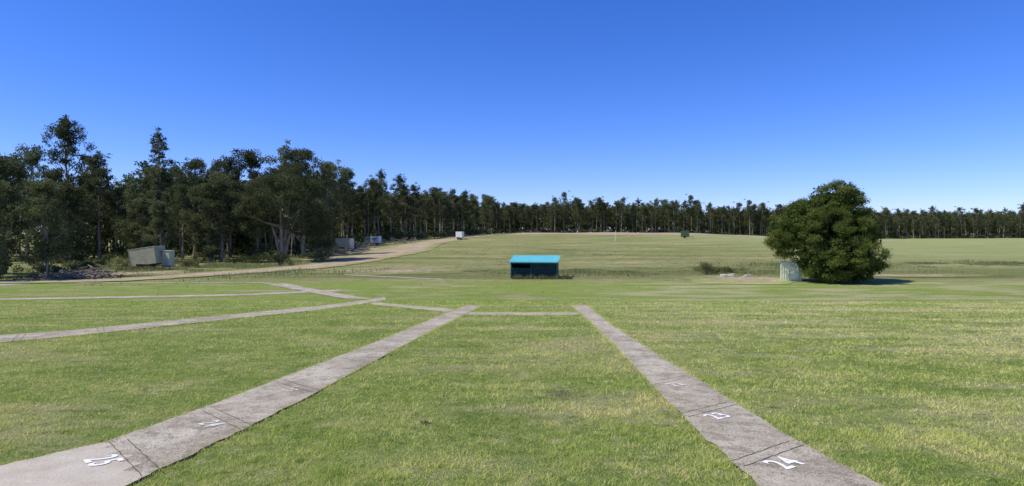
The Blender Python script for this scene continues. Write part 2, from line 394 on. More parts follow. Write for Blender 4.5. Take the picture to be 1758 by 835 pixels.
def blob(name, cx, cy, rx, ry, off, seed, mat, label, wob=0.25):
    r = np.random.default_rng(seed); n = 40; rings = 8
    a = np.linspace(0, 2 * np.pi, n, endpoint=False); rad = 1 + wob * np.sin(2 * a + r.random() * 6) * 0.5 + wob * np.sin(3 * a + r.random() * 6) * 0.5 + wob * 0.4 * np.sin(7 * a)
    V = [(cx, cy)]; F = []; T = []
    for k in range(1, rings + 1):
        for q in range(n): V.append((cx + rx * rad[q] * math.cos(a[q]) * k / rings, cy + ry * rad[q] * math.sin(a[q]) * k / rings))
    for q in range(n): F.append((0, 1 + q, 1 + (q + 1) % n)); T.append(0.05)
    for k in range(1, rings):
        for q in range(n):
            b = 1 + (k - 1) * n; F.append((b + q, b + n + q, b + n + (q + 1) % n, b + (q + 1) % n)); T.append((k + 0.5) / rings)
    V3 = [(x, y, tz(x, y) + off) for x, y in V]
    me = bpy.data.meshes.new(name); me.from_pydata(V3, [], F); me.materials.append(mat)
    at = me.attributes.new("tint", 'FLOAT', 'FACE'); at.data.foreach_set("value", np.array(T, np.float32)); me.update()
    return link(name, me, kind="structure", label=label, category="dirt")
blob("dirt_patch", 20.6, 51.8, 6.4, 5.2, 0.03, 3, M_BARE, "bare dirt patch with broken ground")
blob("dirt_patch", 36, 56.0, 11, 1.8, 0.035, 5, M_BARE, "worn dusty strip beside the big bush")
blob("dirt_patch", -26, 93, 8, 15, 0.03, 6, M_BARE, "bare earth beside the dirt road")
blob("dirt_patch", -13, 62, 9, 5, 0.03, 8, M_BARE, "thin bare earth in rough grass")
blob("dirt_patch", -37, 61, 8, 5, 0.03, 10, M_BARE, "scuffed bare earth near the trees")
blob("dirt_patch", -30, 125, 7, 16, 0.03, 12, M_BARE, "cleared bare ground beside the forest")

# ------------------------------------------------------------------ grass blades
def blades(name, px, py, hgt, wid, mat, label, tint=None, lean=0.5):
    n = len(px); r = rng
    a = r.random(n) * 2 * np.pi; la = r.random(n) * 2 * np.pi; ln = r.random(n) * lean * hgt + 0.0
    z = terr(px, py) - 0.002
    w = wid * 0.5
    V = np.empty((n, 3, 3)); V[:, 0] = np.stack([px - np.cos(a) * w, py - np.sin(a) * w, z], 1)
    V[:, 1] = np.stack([px + np.cos(a) * w, py + np.sin(a) * w, z], 1)
    V[:, 2] = np.stack([px + np.cos(la) * ln, py + np.sin(la) * ln, z + hgt], 1)
    if tint is None: tint = r.random(n)
    return link(name, np_mesh(name, V.reshape(-1, 3), np.arange(n * 3).reshape(-1, 3), mat, tint=tint), kind="stuff", label=label, category="grass")
def vnoise(x, y, sc, seed):
    r = np.random.default_rng(seed); G = r.random((256, 256)); x = x * sc + 500; y = y * sc + 500
    ix = np.floor(x).astype(int); iy = np.floor(y).astype(int); fx = x - ix; fy = y - iy
    fx = fx * fx * (3 - 2 * fx); fy = fy * fy * (3 - 2 * fy); g = lambda i, j: G[i % 256, j % 256]
    return (g(ix, iy) * (1 - fx) + g(ix + 1, iy) * fx) * (1 - fy) + (g(ix, iy + 1) * (1 - fx) + g(ix + 1, iy + 1) * fx) * fy
n = 640000
d = np.exp(rng.uniform(np.log(3.9), np.log(34), n)); px = rng.uniform(-0.92, 0.92, n) * d
cl = 0.35 * vnoise(px, d, 1.6, 1) + 0.4 * vnoise(px, d, 7, 2) + 0.5 * vnoise(px, d, 17, 3)
cl = (cl / 1.25 - 0.5) * 4.4
keep = rng.random(n) < np.clip(0.60 + 0.66 * cl, 0.06, 1)
for poly in POLYS: keep &= ~inpoly(px, d, poly) | (rng.random(n) < 0.002)
px, d, cl = px[keep], d[keep], cl[keep]
hg = (0.014 + 0.024 * rng.random(len(px)) ** 1.5) * (1 + 0.55 * np.clip(cl, -1, 1.2)) * (1 + d / 70)
wd = (0.0045 + 0.004 * rng.random(len(px))) * np.maximum(1, d / 5.5)
tn = np.clip(0.75 * rng.random(len(px)) + 0.5 * (vnoise(px, d, 2.2, 9) - 0.3) + 0.06, 0, 1)
blades("grass", px, d, hg, wd, M_BLADE, "short mown lawn grass", tint=tn, lean=1.6)
fx = []; fy = []
for poly in POLYS[:5]:
    P = poly; Q = np.roll(P, -1, 0)
    for a_, b_ in zip(P, Q):
        l = np.linalg.norm(b_ - a_)
        if l > 1.2: continue
        k = int(l * 420 * rng.random() ** 1.2); t = rng.random(k)[:, None]; p = a_ * (1 - t) + b_ * t + rng.normal(0, 0.03, (k, 2)); fx.append(p[:, 0]); fy.append(p[:, 1])
fx = np.concatenate(fx); fy = np.concatenate(fy)
blades("grass", fx, fy, 0.025 + 0.035 * rng.random(len(fx)), 0.007 * np.maximum(1, fy / 6), M_BLADE, "longer grass fringe along the concrete edges", tint=rng.random(len(fx)) ** 0.5, lean=1.5)
k = 90; ax = rng.normal(-0.96, 0.028, k); ay = rng.normal(6.75, 0.035, k)
blades("grass", ax, ay, 0.02 + 0.02 * rng.random(k), 0.010, M_UNDER, "dark weedy tuft in the lawn", tint=rng.random(k))
k = 500; ax = rng.normal(0.69, 0.12, k); ay = rng.normal(8.4, 0.16, k)
blades("grass", ax, ay, 0.012 + 0.02 * rng.random(k), 0.014, M_TALL, "dry straw-coloured scrap in the lawn", tint=0.9 + 0.1 * rng.random(k), lean=1.8)
ROADP = POLYS[-1]
def rough(cx, cy, sx_, sy_, n, h0, h1, label, w=0.07):
    x = cx + rng.normal(0, 0.5, n) * sx_; y = cy + rng.normal(0, 0.5, n) * sy_
    cl = (vnoise(x, y, 0.12, 21) + vnoise(x, y, 0.45, 22) + 0.6 * vnoise(x, y, 1.3, 23) - 1.3) * 2 + rng.normal(0, 0.25, n)
    k = (cl > 0.0) & ~inpoly(x, y, ROADP)
    x, y, cl = x[k], y[k], cl[k]
    blades("rough_grass", x, y, (h0 + (h1 - h0) * rng.random(len(x))) * np.clip(cl * 0.9, 0.3, 1.3), w * (0.5 + rng.random(len(x))), M_TALL, label, tint=np.clip(rng.random(len(x)) * 0.8 + 0.15, 0, 1), lean=0.9)
rough(11, 62, 22, 6, 36000, 0.08, 0.30, "tufted rough grass behind the mown lawn", 0.05)
rough(54, 72, 22, 5, 36000, 0.12, 0.42, "reedy grass band in the field", 0.06)
rough(10, 95, 44, 36, 40000, 0.05, 0.14, "short tussocks across the open field", 0.07)
rough(-36, 68, 15, 15, 48000, 0.12, 0.5, "weedy grass below the gum trees", 0.07)
k = 1600; ax = rng.uniform(0.0, 5.2, k); ay = 52.2 + rng.normal(0, 0.25, k)
blades("rough_grass", ax, ay, 0.12 + 0.38 * rng.random(k) * (0.4 + 0.6 * np.abs(np.sin(ax * 3))), 0.045, M_TALL, "unmown grass along the base of the small shed", lean=0.5)
k = 1500; ax = rng.uniform(-42.2, -37, k); ay = 65.2 + rng.normal(0, 0.3, k)
blades("rough_grass", ax, ay, 0.15 + 0.45 * rng.random(k), 0.05, M_TALL, "unmown grass around the tipped trailer", lean=0.5)

# ------------------------------------------------------------------ vegetation
def tube(P, rad, n=7):
    P = np.array(P, float); m_ = len(P); V = []
    for i in range(m_):
        d_ = P[min(i + 1, m_ - 1)] - P[max(i - 1, 0)]; d_ /= (np.linalg.norm(d_) + 1e-9)
        a = np.cross(d_, [0.3, 1, 0.1]); a /= np.linalg.norm(a); b = np.cross(d_, a)
        for q in range(n):
            t = 2 * np.pi * q / n; V.append(P[i] + (a * math.cos(t) + b * math.sin(t)) * rad[i])
    F = [(i * n + q, i * n + (q + 1) % n, (i + 1) * n + (q + 1) % n, (i + 1) * n + q) for i in range(m_ - 1) for q in range(n)]
    return np.array(V), np.array(F)
def joinvf(parts):
    V = []; F = []; b = 0
    for v, f in parts: V.append(v); F.append(f + b); b += len(v)
    return np.concatenate(V), np.concatenate(F)
def leaves(r, clumps, per, size, asp=0.5):
    C = np.array([c[:3] for c in clumps]); Rr = np.array([c[3] for c in clumps]); nC = len(C)
    cnt = np.maximum(6, (per * (Rr / Rr.mean()) ** 2).astype(int)); idx = np.repeat(np.arange(nC), cnt); n = len(idx)
    u = r.normal(size=(n, 3)); u /= np.linalg.norm(u, axis=1, keepdims=True)
    rr = r.random(n) ** (1 / 2.3) * (1 + 0.2 * r.normal(size=n))
    p = C[idx] + u * (rr * Rr[idx])[:, None] * np.array([1, 1, 0.72])
    a = r.normal(size=(n, 3)); a[:, 2] -= 0.3; a /= np.linalg.norm(a, axis=1, keepdims=True)
    b = np.cross(a, r.normal(size=(n, 3))); b /= np.linalg.norm(b, axis=1, keepdims=True)
    s = size * (0.6 + 0.8 * r.random(n)); a = a * s[:, None]; b = b * (s * asp)[:, None]
    V = np.stack([p + a, p + b, p - a, p - b], 1).reshape(-1, 3); F = np.arange(n * 4).reshape(-1, 4)
    ct = r.random(nC) * 0.6
    tint = np.clip(ct[idx] + r.random(n) * 0.4, 0, 1)
    return V, F, tint
def make_gum(seed, h, r0, start, spread, nl, cr, per, size, low=0.0):
    r = np.random.default_rng(seed); parts = []; clumps = []
    bend = r.normal(0, 0.03 * h, 2)
    tt = np.linspace(0, 1, 8); tp = np.stack([bend[0] * tt ** 2 + r.normal(0, 0.1, 8) * (tt > 0), bend[1] * tt ** 2 + r.normal(0, 0.1, 8) * (tt > 0), tt * h * 0.93], 1); tp[0, 2] = -0.3
    rad = r0 * (1 - 0.88 * tt) * np.where(tt == 0, 1.35, 1)
    parts.append(tube(tp, rad))
    for k in range(nl):
        u = (k + r.random()) / nl; t = start + (0.97 - start) * u
        base = np.array([np.interp(t, tt, tp[:, q]) for q in range(3)])
        az = k * 2.4 + r.normal(0, 0.5); prof = math.sin(math.pi * min(1, u * 0.8 + 0.16)) ** 0.8
        L = spread * prof * (0.45 + 0.85 * r.random()); el = R(30 + 38 * u + r.normal(0, 10))
        dv = np.array([math.cos(az) * math.cos(el), math.sin(az) * math.cos(el), math.sin(el)])
        end = base + dv * L; mid = base + dv * L * 0.5 - np.array([0, 0, 0.08 * L])
        lr = r0 * (1 - 0.85 * t) * 0.5
        parts.append(tube([base, mid, end], [lr, lr * 0.7, lr * 0.25], 5))
        clumps.append((*end, cr * (0.6 + 0.7 * r.random())))
        for s_ in range(3):
            q = base + dv * L * (0.4 + 0.5 * r.random()) + r.normal(0, cr * 0.8, 3); clumps.append((*q, cr * (0.35 + 0.5 * r.random())))
    clumps.append((*tp[-1], cr * 0.8)); clumps.append((tp[-1][0] + 0.2, tp[-1][1], tp[-1][2] + cr * 0.7, cr * 0.5))
    for k in range(int(low * 10)):
        az = r.random() * 6.28; q = r.random(); clumps.append((math.cos(az) * spread * 0.6 * r.random(), math.sin(az) * spread * 0.6 * r.random(), h * start * (0.15 + 0.85 * q), cr * 0.6))
    tv, tf = joinvf(parts)
    lv, lf, lt = leaves(r, clumps, per, size)
    return (tv, tf), (lv, lf, lt)
def proto(trunk, crown, leafm):
    return (np_mesh("trunk", trunk[0], trunk[1], M_BARK, smooth=True), np_mesh("crown", crown[0], crown[1], leafm, tint=crown[2]))
raw = []
for s_ in range(5): raw.append(make_gum(100 + s_, 18, 0.23, 0.35 + 0.06 * (s_ % 3), 2.7 + 0.5 * (s_ % 2), 20, 0.85, 62, 0.135))    # 0-4 tall
for s_ in range(3): raw.append(make_gum(200 + s_, 16, 0.26, 0.30, 3.8, 24, 0.98, 74, 0.14))                                     # 5-7 broad
for s_ in range(2): raw.append(make_gum(300 + s_, 10, 0.2, 0.12, 3.0, 30, 0.82, 95, 0.11, low=1.2))                             # 8-9 low bushy
raw.append(make_gum(400, 19, 0.24, 0.34, 3.0, 20, 0.66, 55, 0.125))                                                             # 10 sparse
raw.append(make_gum(410, 20, 0.34, 0.28, 4.0, 36, 0.9, 85, 0.13))                                                               # 11 tall full
HB = [18] * 5 + [16] * 3 + [10] * 2 + [19, 20]
PROT = [proto(a, b, M_GUM) for a, b in raw]
_first = {}
def place(kind, x, y, h, name="gum_tree", label="tall dark green gum tree with slender trunk", wid=1.0, group="gum trees along the forest edge", rot=None):
    e = top(name, label, "tree", (x, y, tz(x, y)), random.random() * 6.28 if rot is None else rot, group=group)
    s = h / HB[kind]; e.scale = (s * wid, s * wid, s)
    if kind not in _first:
        t = link("trunk", PROT[kind][0], e); c = link("crown", PROT[kind][1], e); _first[kind] = (t, c)
    else:
        for o in _first[kind]:
            q = o.copy(); COL.objects.link(q); q.parent = e
    return e
# forest edge line (world metres)
FL = [(-78, 60), (-72, 82), (-66, 94), (-50, 98), (-37, 104), (-40, 128), (-41, 150), (-29, 168), (-22, 192), (-17, 216), (-4, 256), (60, 266), (116, 274), (180, 302), (268, 322), (345, 335)]
def walk(P, step):
    P = np.array(P, float); seg = np.hypot(*np.diff(P, axis=0).T); s = np.concatenate([[0], np.cumsum(seg)])
    t = np.arange(0, s[-1], step); T = np.stack([np.interp(t, s, P[:, 0]), np.interp(t, s, P[:, 1])], 1)
    D = np.gradient(T, axis=0); D /= np.linalg.norm(D, axis=1, keepdims=True); return T, np.stack([-D[:, 1], D[:, 0]], 1)
cnt = 0
def htfor(x, y):
    if x < -36 and y < 112: return random.uniform(11.5, 15.0)
    if x < -30: return random.uniform(14, 18)
    if x < -12: return random.uniform(13, 16.5)
    if x < 130: return random.uniform(12.5, 16.5)
    return random.uniform(13, 16.5)
for row in range(2):
    T, Nn = walk(FL, 4.1)
    for (x, y), (a, b) in zip(T, Nn):
        o = row * 4.5 + random.uniform(-1.5, 1.8); xx = x + a * o + random.uniform(-1.6, 1.6); yy = y + b * o
        if abs(xx / yy) > 0.95: continue
        k = random.choice([0, 1, 2, 3, 4, 0, 2, 3, 5, 6, 7, 5])
        big = 1.2 if (random.random() < 0.5 and not -30 < xx < -8) else 1.0
        h = htfor(xx, yy) * random.choice([0.78, 0.9, 1.0, 1.0, 1.06, big])
        place(k, xx, yy, h, wid=random.uniform(0.8, 1.15)); cnt += 1
print("edge trees", cnt)
near_g = "gum trees standing on the weedy grass"
place(11, -71, 97.5, 23.0, label="tallest full gum tree rising above the forest", group=near_g, wid=0.8, rot=1.0)
place(0, -65.5, 97, 17.5, group=near_g); place(3, -63, 93, 14.5, group=near_g)
place(10, -55.8, 95.5, 20.8, label="tall thin gum tree with sparse open crown", group=near_g, wid=0.9)
place(5, -49, 94, 15.5, group=near_g); place(6, -45, 95, 16, group=near_g)
place(7, -40.5, 97, 17, group=near_g); place(1, -36.5, 96, 18.2, group=near_g, wid=1.1); place(5, -33.5, 98, 17.5, group=near_g)
place(2, -30.5, 100, 15.5, group=near_g)
low_l = "low bushy dark tree with foliage to the ground"
for (x, y, h, k) in [(-43.5, 50, 9.5, 8), (-47.5, 54, 11, 9), (-41.6, 54.5, 8.6, 9), (-50, 60, 11.5, 8), (-53, 73, 9.5, 9), (-58, 80, 10.5, 8), (-50.5, 84, 8.6, 9), (-46, 80, 8.0, 8), (-41.5, 84, 10.5, 9), (-62, 84, 9, 8), (-54, 88, 9.5, 9)]:
    place(k, x, y, h, label=low_l, group="bushy trees in front of the forest", name="bushy_tree", wid=random.uniform(0.9, 1.15))
for (x, y, h) in [(-40.0, 84, 11.5), (-47.5, 88, 11.0), (-43, 90, 13)]:
    place(5, x, y, h, label="mid-height gum tree with pale forked trunk", group=near_g)

def blobclumps(r, blobs, n, c0, c1, q0=0.45, q1=0.6):
    out = []; vol = np.array([b[3] * b[4] * b[5] for b in blobs]) ** 0.67; vol /= vol.sum()
    for k in range(n):
        b = blobs[r.choice(len(blobs), p=vol)]; u = r.normal(size=3); u /= np.linalg.norm(u); q = (q0 + q1 * r.random() ** 0.5)
        out.append((b[0] + u[0] * b[3] * q, b[1] + u[1] * b[4] * q, max(0.3, b[2] + u[2] * b[5] * q), c0 + (c1 - c0) * r.random()))
    return out
# big forked gum in front
r = np.random.default_rng(5)
bl = [(0, 0, 8.6, 5.2, 4.5, 3.4), (-3.4, 0, 6.6, 2.8, 3, 3.0), (3.8, 0.5, 6.2, 3.0, 3, 3.4), (1.2, 0, 11.0, 3.2, 3, 2.2), (5.0, 0.5, 3.2, 1.8, 2, 2.6), (-4.4, 1.0, 3.0, 1.2, 1.5, 2.4)]
cl = blobclumps(r, bl, 250, 0.6, 1.2); cv = leaves(r, cl, 170, 0.11)
parts = []
for (dx, dy, topz, rr) in [(-0.9, 0, 8, 0.26), (0.35, 0.2, 9.5, 0.32), (1.1, -0.3, 7.5, 0.22), (0.1, -0.5, 8.5, 0.24)]:
    parts.append(tube([(dx * 0.25, dy * 0.25, -0.3), (dx * 0.4, dy * 0.4, 1.2), (dx, dy, 3.6), (dx * 1.9, dy * 2, 6), (dx * 2.6, dy * 2.5, topz)], [rr * 1.3, rr, rr * 0.8, rr * 0.55, rr * 0.2], 8))
for k in range(14):
    c_ = cl[k * 9]; parts.append(tube([(0.2, 0, 4 + k * 0.25), ((c_[0]) * 0.5, c_[1] * 0.5, (c_[2] + 4.5) * 0.5), c_[:3]], [0.12, 0.08, 0.03], 5))
tr = joinvf(parts); pm = proto(tr, cv, M_GUM)
e = top("gum_tree", "broad dark gum tree with pale forked trunk", "tree", (-31.8, 84.5, tz(-31.8, 84.5))); link("trunk", pm[0], e); link("crown", pm[1], e)
# large round bush
r = np.random.default_rng(9)
bl = [(0.2, 0, 3.2, 4.1, 3.8, 2.9), (1.0, 0, 6.3, 2.1, 2.2, 1.9), (-2.2, -0.3, 4.5, 2.3, 2.3, 1.7), (2.2, 0, 4.0, 2.0, 2.3, 2.5), (-0.3, 0, 5.4, 2.6, 2.4, 1.7), (0.8, -2.0, 1.9, 3.2, 2.0, 1.8), (2.0, -0.8, 1.3, 2.2, 2.3, 1.2), (-3.0, -0.4, 3.6, 1.6, 1.8, 1.1), (-0.5, -1.6, 1.5, 2.4, 2.0, 1.4)]
cl = [c_ for c_ in blobclumps(r, bl, 720, 0.26, 0.52, 0.66, 0.33) if not (c_[0] < -2.1 and c_[2] < 2.1)]
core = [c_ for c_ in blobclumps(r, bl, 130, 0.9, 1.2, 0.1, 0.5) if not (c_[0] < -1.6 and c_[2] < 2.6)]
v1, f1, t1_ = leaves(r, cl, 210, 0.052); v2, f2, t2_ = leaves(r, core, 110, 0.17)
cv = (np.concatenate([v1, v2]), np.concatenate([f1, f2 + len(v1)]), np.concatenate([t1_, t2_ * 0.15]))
parts = [tube([(0, 0, -0.2), (0.1, 0.1, 1.5), (0.8, 0, 4), (1.0, 0, 6.8)], [0.3, 0.22, 0.14, 0.05], 8)]
for k in range(18):
    c_ = cl[k * 11]; parts.append(tube([(0, 0, 0.3 + 0.1 * k), (c_[0] * 0.5, c_[1] * 0.5, c_[2] * 0.6 + 0.3), c_[:3]], [0.1, 0.07, 0.02], 5))
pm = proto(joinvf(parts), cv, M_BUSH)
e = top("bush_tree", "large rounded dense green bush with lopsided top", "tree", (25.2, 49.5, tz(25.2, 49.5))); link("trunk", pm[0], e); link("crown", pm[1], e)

# back forest as one mass
Vt = []; Ft = []; Lv = []; Lf = []; Lt = []; bt = 0; bl_ = 0
rb = np.random.default_rng(77)
lowraw = [make_gum(500 + s_, 18, 0.2, 0.22, 3.6, 15, 1.3, 24, 0.30) for s_ in range(4)]
spots = []
for row in range(6):
    T, Nn = walk(FL, 3.8)
    for (x, y), (a, b) in zip(T, Nn):
        o = 10 + row * 5 + rb.uniform(-2, 2); spots.append((x + a * o + rb.uniform(-2, 2), y + b * o, htfor(x, y)))
for _ in range(90): spots.append((rb.uniform(-42, 4), rb.uniform(262, 300), 13.5))
for xx, yy, hh in spots:
    if abs(xx / max(yy, 1)) > 1.0: continue
    h = hh * (0.80 + 0.16 * rb.random()) / 18; (tv, tf), (lv, lf, lt) = lowraw[rb.integers(4)]
    an = rb.random() * 6.28; M = np.array([[math.cos(an), -math.sin(an), 0], [math.sin(an), math.cos(an), 0], [0, 0, 1]]); off = np.array([xx, yy, tz(xx, yy)])
    Vt.append(tv @ M.T * h + off); Ft.append(tf + bt); bt += len(tv)
    Lv.append(lv @ M.T * h + off); Lf.append(lf + bl_); Lt.append(lt); bl_ += len(lv)
Vt = np.concatenate(Vt); Ft = np.concatenate(Ft); Lv = np.concatenate(Lv); Lf = np.concatenate(Lf) + len(Vt); Lt = np.concatenate(Lt)
me = np_mesh("forest", np.concatenate([Vt, Lv]), np.concatenate([Ft, Lf]), [M_BARK, M_GUM], tint=np.concatenate([np.zeros(len(Ft)), Lt * 0.6]), matidx=np.concatenate([np.zeros(len(Ft)), np.ones(len(Lf))]))
link("forest", me, kind="stuff", label="deep mass of dark gum forest behind the edge trees", category="forest")
# undergrowth
T, Nn = walk(FL, 1.1); cl = []
for (x, y), (a, b) in zip(T, Nn):
    if abs(x / y) > 1.0: continue
    for q in range(5):
        o = rb.uniform(-2.5, 16); xx = x + a * o + rb.normal(0, 1); yy = y + b * o
        hh = rb.uniform(0.3, 1.6) if o < 3 else rb.uniform(0.5, 4.6); cl.append((xx, yy, tz(xx, yy) + hh, rb.uniform(0.7, 1.7)))
    for q in range(6):
        o = rb.uniform(22, 40); xx = x + a * o + rb.normal(0, 1); yy = y + b * o
        cl.append((xx, yy, tz(xx, yy) + rb.uniform(0.5, 9.5), rb.uniform(1.3, 2.3)))
for _ in range(220): 
    xx, yy = rb.uniform(-42, 4), rb.uniform(280, 300); cl.append((xx, yy, tz(xx, yy) + rb.uniform(0.5, 10), rb.uniform(1.3, 2.2)))
v, f, t_ = leaves(rb, cl, 42, 0.33)
link("undergrowth", np_mesh("undergrowth", v, f, M_UNDER, tint=t_), kind="stuff", label="dark shrubby undergrowth beneath the forest trees", category="undergrowth")
# shrubs
def shrub(x, y, w, h, label, seed, mat=M_BUSH, per=150, sz=0.07, n=14):
    r = np.random.default_rng(seed); cl = [(r.normal(0, w * 0.28), r.normal(0, w * 0.25), h * (0.2 + 0.6 * r.random()), w * 0.2) for _ in range(n)]
    v, f, t_ = leaves(r, cl, per, sz, 0.3)
    parts = [tube([(0, 0, -0.05), (c_[0] * 0.6, c_[1] * 0.6, c_[2] * 0.5), c_[:3]], [0.03, 0.02, 0.01], 4) for c_ in cl]
    pm = proto(joinvf(parts), (v, f, t_), mat)
    e = top("shrub", label, "plant", (x, y, tz(x, y)), group="low shrubs on rough ground"); link("stem", pm[0], e); link("foliage", pm[1], e)
shrub(18.3, 57, 1.9, 1.2, "tussocky grey-green shrub beside bare dirt", 1, M_TALL)
shrub(19.6, 58.5, 1.3, 0.8, "small tussocky shrub beside bare dirt", 2, M_TALL)
shrub(21.3, 60, 1.6, 0.6, "small tussocky shrub beside bare dirt", 3, M_TALL)
for k, (x, y) in enumerate([(-38, 72), (-36, 79), (-28.5, 80), (-34.5, 82), (-27, 86), (-43, 62), (-45, 70), (-30.5, 92), (-29, 98), (-33, 112), (-44, 75), (-50, 76), (-35, 88), (-39, 90), (-31, 108), (-35, 133), (-33, 150), (-27, 160), (-47, 66), (-29, 76.5)]):
    shrub(x, y, 2.6, random.uniform(0.8, 1.7), "scruffy low shrub among weedy grass", 20 + k, M_UNDER if k % 2 else M_TALL, 90, 0.11)

# ------------------------------------------------------------------ shed
def corr_sheet(w, d_, z0, z1, n, amp, thick=0.02):
    V = []; F = []
    xs_ = np.linspace(-w / 2, w / 2, n)
    for x in xs_:
        o = amp * math.sin(x * 2 * math.pi / 0.19)
        V += [(x, -d_ / 2, z0 + o), (x, d_ / 2, z1 + o), (x, -d_ / 2, z0 + o - thick), (x, d_ / 2, z1 + o - thick)]
    for k in range(n - 1):
        a = k * 4; b = a + 4
        F += [(a, b, b + 1, a + 1), (a + 2, a + 3, b + 3, b + 2), (a, a + 2, b + 2, b), (a + 1, b + 1, b + 3, a + 3)]
    F += [(0, 1, 3, 2)]; e_ = (n - 1) * 4; F += [(e_, e_ + 2, e_ + 3, e_ + 1)]
    return V, F
sx0, sy0 = 2.05, 53.7
shed = top("shed", "small dark teal shed with turquoise skillion roof", "shed", (sx0, sy0, tz(sx0, sy0)), R(-9))
V_, F_ = corr_sheet(4.25, 3.0, 1.46, 1.92, 180, 0.012)
me = bpy.data.meshes.new("roof"); me.from_pydata(V_, [], F_); me.materials.append(M_TEALROOF); me.update(); roof = link("roof", me, shed)
b = MB(); b.box((0, -1.52, 1.43), (4.25, 0.03, 0.09)); b.obj("fascia", M_TEALROOF, roof)
b = MB()
b.box((0, 1.2, 0.86), (3.9, 0.05, 1.72)); b.box((-1.93, 0.02, 0.78), (0.05, 2.3, 1.5)); b.box((1.93, 0.02, 0.78), (0.05, 2.3, 1.5))
b.box((0.85, -1.15, 0.68), (2.1, 0.05, 1.36)); b.box((-1.1, -1.15, 0.42), (1.75, 0.05, 0.84))
for k in range(14): b.box((-0.12 + k * 0.15, -1.185, 0.68), (0.05, 0.02, 1.34))
for k in range(12): b.box((-1.9 + k * 0.15, -1.185, 0.42), (0.05, 0.02, 0.82))
b.box((-0.1, 0, 0.03), (3.9, 2.3, 0.06)); b.obj("wall", M_TEALD, shed)
b = MB(); 
for x in (-1.97, -0.22, 1.97): b.box((x, -1.22, 0.7), (0.08, 0.07, 1.4))
b.box((-0.0, -1.23, 1.30), (3.85, 0.05, 0.08)); b.box((-1.1, -1.24, 0.87), (1.66, 0.08, 0.04)); b.obj("frame", M_TEAL, shed, bevel=0.006)
b = MB(); b.box((-1.0, 0.3, 0.62), (1.4, 0.5, 0.05)); b.box((-1.6, 0.3, 0.33), (0.06, 0.4, 0.54)); b.box((-0.4, 0.3, 0.33), (0.06, 0.4, 0.54)); b.obj("bench", M_STEEL, shed)
b = MB(); b.box((0.85, -1.20, 1.12), (0.7, 0.03, 0.12)); b.obj("vent", M_DARK, shed)

# ------------------------------------------------------------------ trailers
def wheel(parent, x, y, r_=0.32, w=0.18):
    ob = link("wheel", None, parent); ob.location = (x, y, r_)
    b = MB(); n = 20; prof = [(r_ * 0.6, -w / 2), (r_ * 0.92, -w / 2), (r_, -w * 0.3), (r_, w * 0.3), (r_ * 0.92, w / 2), (r_ * 0.6, w / 2)]
    V = []; F = []
    for i in range(n):
        t = 2 * math.pi * i / n
        for (q, yy) in prof: V.append((q * math.cos(t), yy, q * math.sin(t)))
    p = len(prof)
    for i in range(n):
        j = (i + 1) % n
        for k in range(p): F.append((i * p + k, j * p + k, j * p + (k + 1) % p, i * p + (k + 1) % p))
    me = bpy.data.meshes.new("tyre"); me.from_pydata(V, [], F); me.materials.append(M_RUBBER); me.update(); link("tyre", me, ob)
    b = MB(); b.cyl((0, -w * 0.3, 0), (0, w * 0.3, 0), r_ * 0.6, n=20); b.cyl((0, -w * 0.42, 0), (0, w * 0.42, 0), r_ * 0.2, n=12); b.obj("rim", M_STEEL, ob)
def trailer(x, y, rot, W, D, H, body, label, tilt=0.0, ribs=6, roofm=None, z0=0.55):
    e = top("box_trailer", label, "trailer", (x, y, tz(x, y)), rot, group="box trailers parked on the range")
    b = MB()
    b.box((0, 0, z0 + H / 2), (W, D, H), (0, tilt, 0))
    M = Euler((0, tilt, 0)).to_matrix()
    for k in range(ribs):
        xx = -W / 2 + 0.05 + k * (W - 0.1) / (ribs - 1)
        for sy in (-1, 1):
            p = M @ Vector((xx, sy * (D / 2 + 0.015), 0)) + Vector((0, 0, z0 + H / 2)); b.box(p, (0.05, 0.03, H * 0.98), (0, tilt, 0))
    b.obj("body", body, e, bevel=0.01)
    p = M @ Vector((0, 0, H / 2 + 0.03)) + Vector((0, 0, z0 + H / 2))
    b = MB(); b.box(p, (W + 0.08, D + 0.06, 0.05), (0, tilt, 0)); b.obj("roof", roofm or body, e, bevel=0.01)
    b = MB()
    for sy in (-1, 1): b.box((0, sy * D * 0.35, z0 - 0.07), (W * 0.98, 0.07, 0.09), (0, tilt, 0))
    b.box((0, 0, 0.33), (0.08, D * 1.0, 0.07)); b.cyl((W * 0.45, D * 0.3, z0 - 0.05), (W * 0.5 + 1.1, 0, 0.42), 0.035); b.cyl((W * 0.45, -D * 0.3, z0 - 0.05), (W * 0.5 + 1.1, 0, 0.42), 0.035)
    b.cyl((W * 0.5 + 1.0, 0, 0), (W * 0.5 + 1.0, 0, 0.5), 0.03); b.obj("chassis", M_STEEL, e)
    for sy in (-1, 1):
        wheel(e, -0.1, sy * (D / 2 + 0.1)); b = MB(); b.box((-0.1, sy * (D / 2 + 0.11), 0.69), (0.85, 0.24, 0.03)); b.box((-0.54, sy * (D / 2 + 0.11), 0.6), (0.03, 0.24, 0.18)); b.box((0.34, sy * (D / 2 + 0.11), 0.6), (0.03, 0.24, 0.18)); b.obj("mudguard", M_STEEL, e)
    return e
t1 = trailer(-39.7, 66.5, R(-6), 3.1, 1.7, 1.8, M_OLIVE, "grey-olive box trailer tipped up on weedy grass", tilt=R(-8), ribs=2, roofm=M_OLIVE2, z0=0.58)
b = MB(); b.box((2.02, 0.5, 1.2), (0.85, 0.9, 1.75), (0, R(2), 0)); b.box((2.02, 0.5, 2.1), (0.93, 1.0, 0.05), (0, R(2), 0)); b.obj("side_box", M_OLIVE2, t1, bevel=0.01)
trailer(-32.3, 118, R(-14), 3.0, 1.7, 1.8, M_CREAM, "cream box trailer parked beside the dirt road", ribs=5)
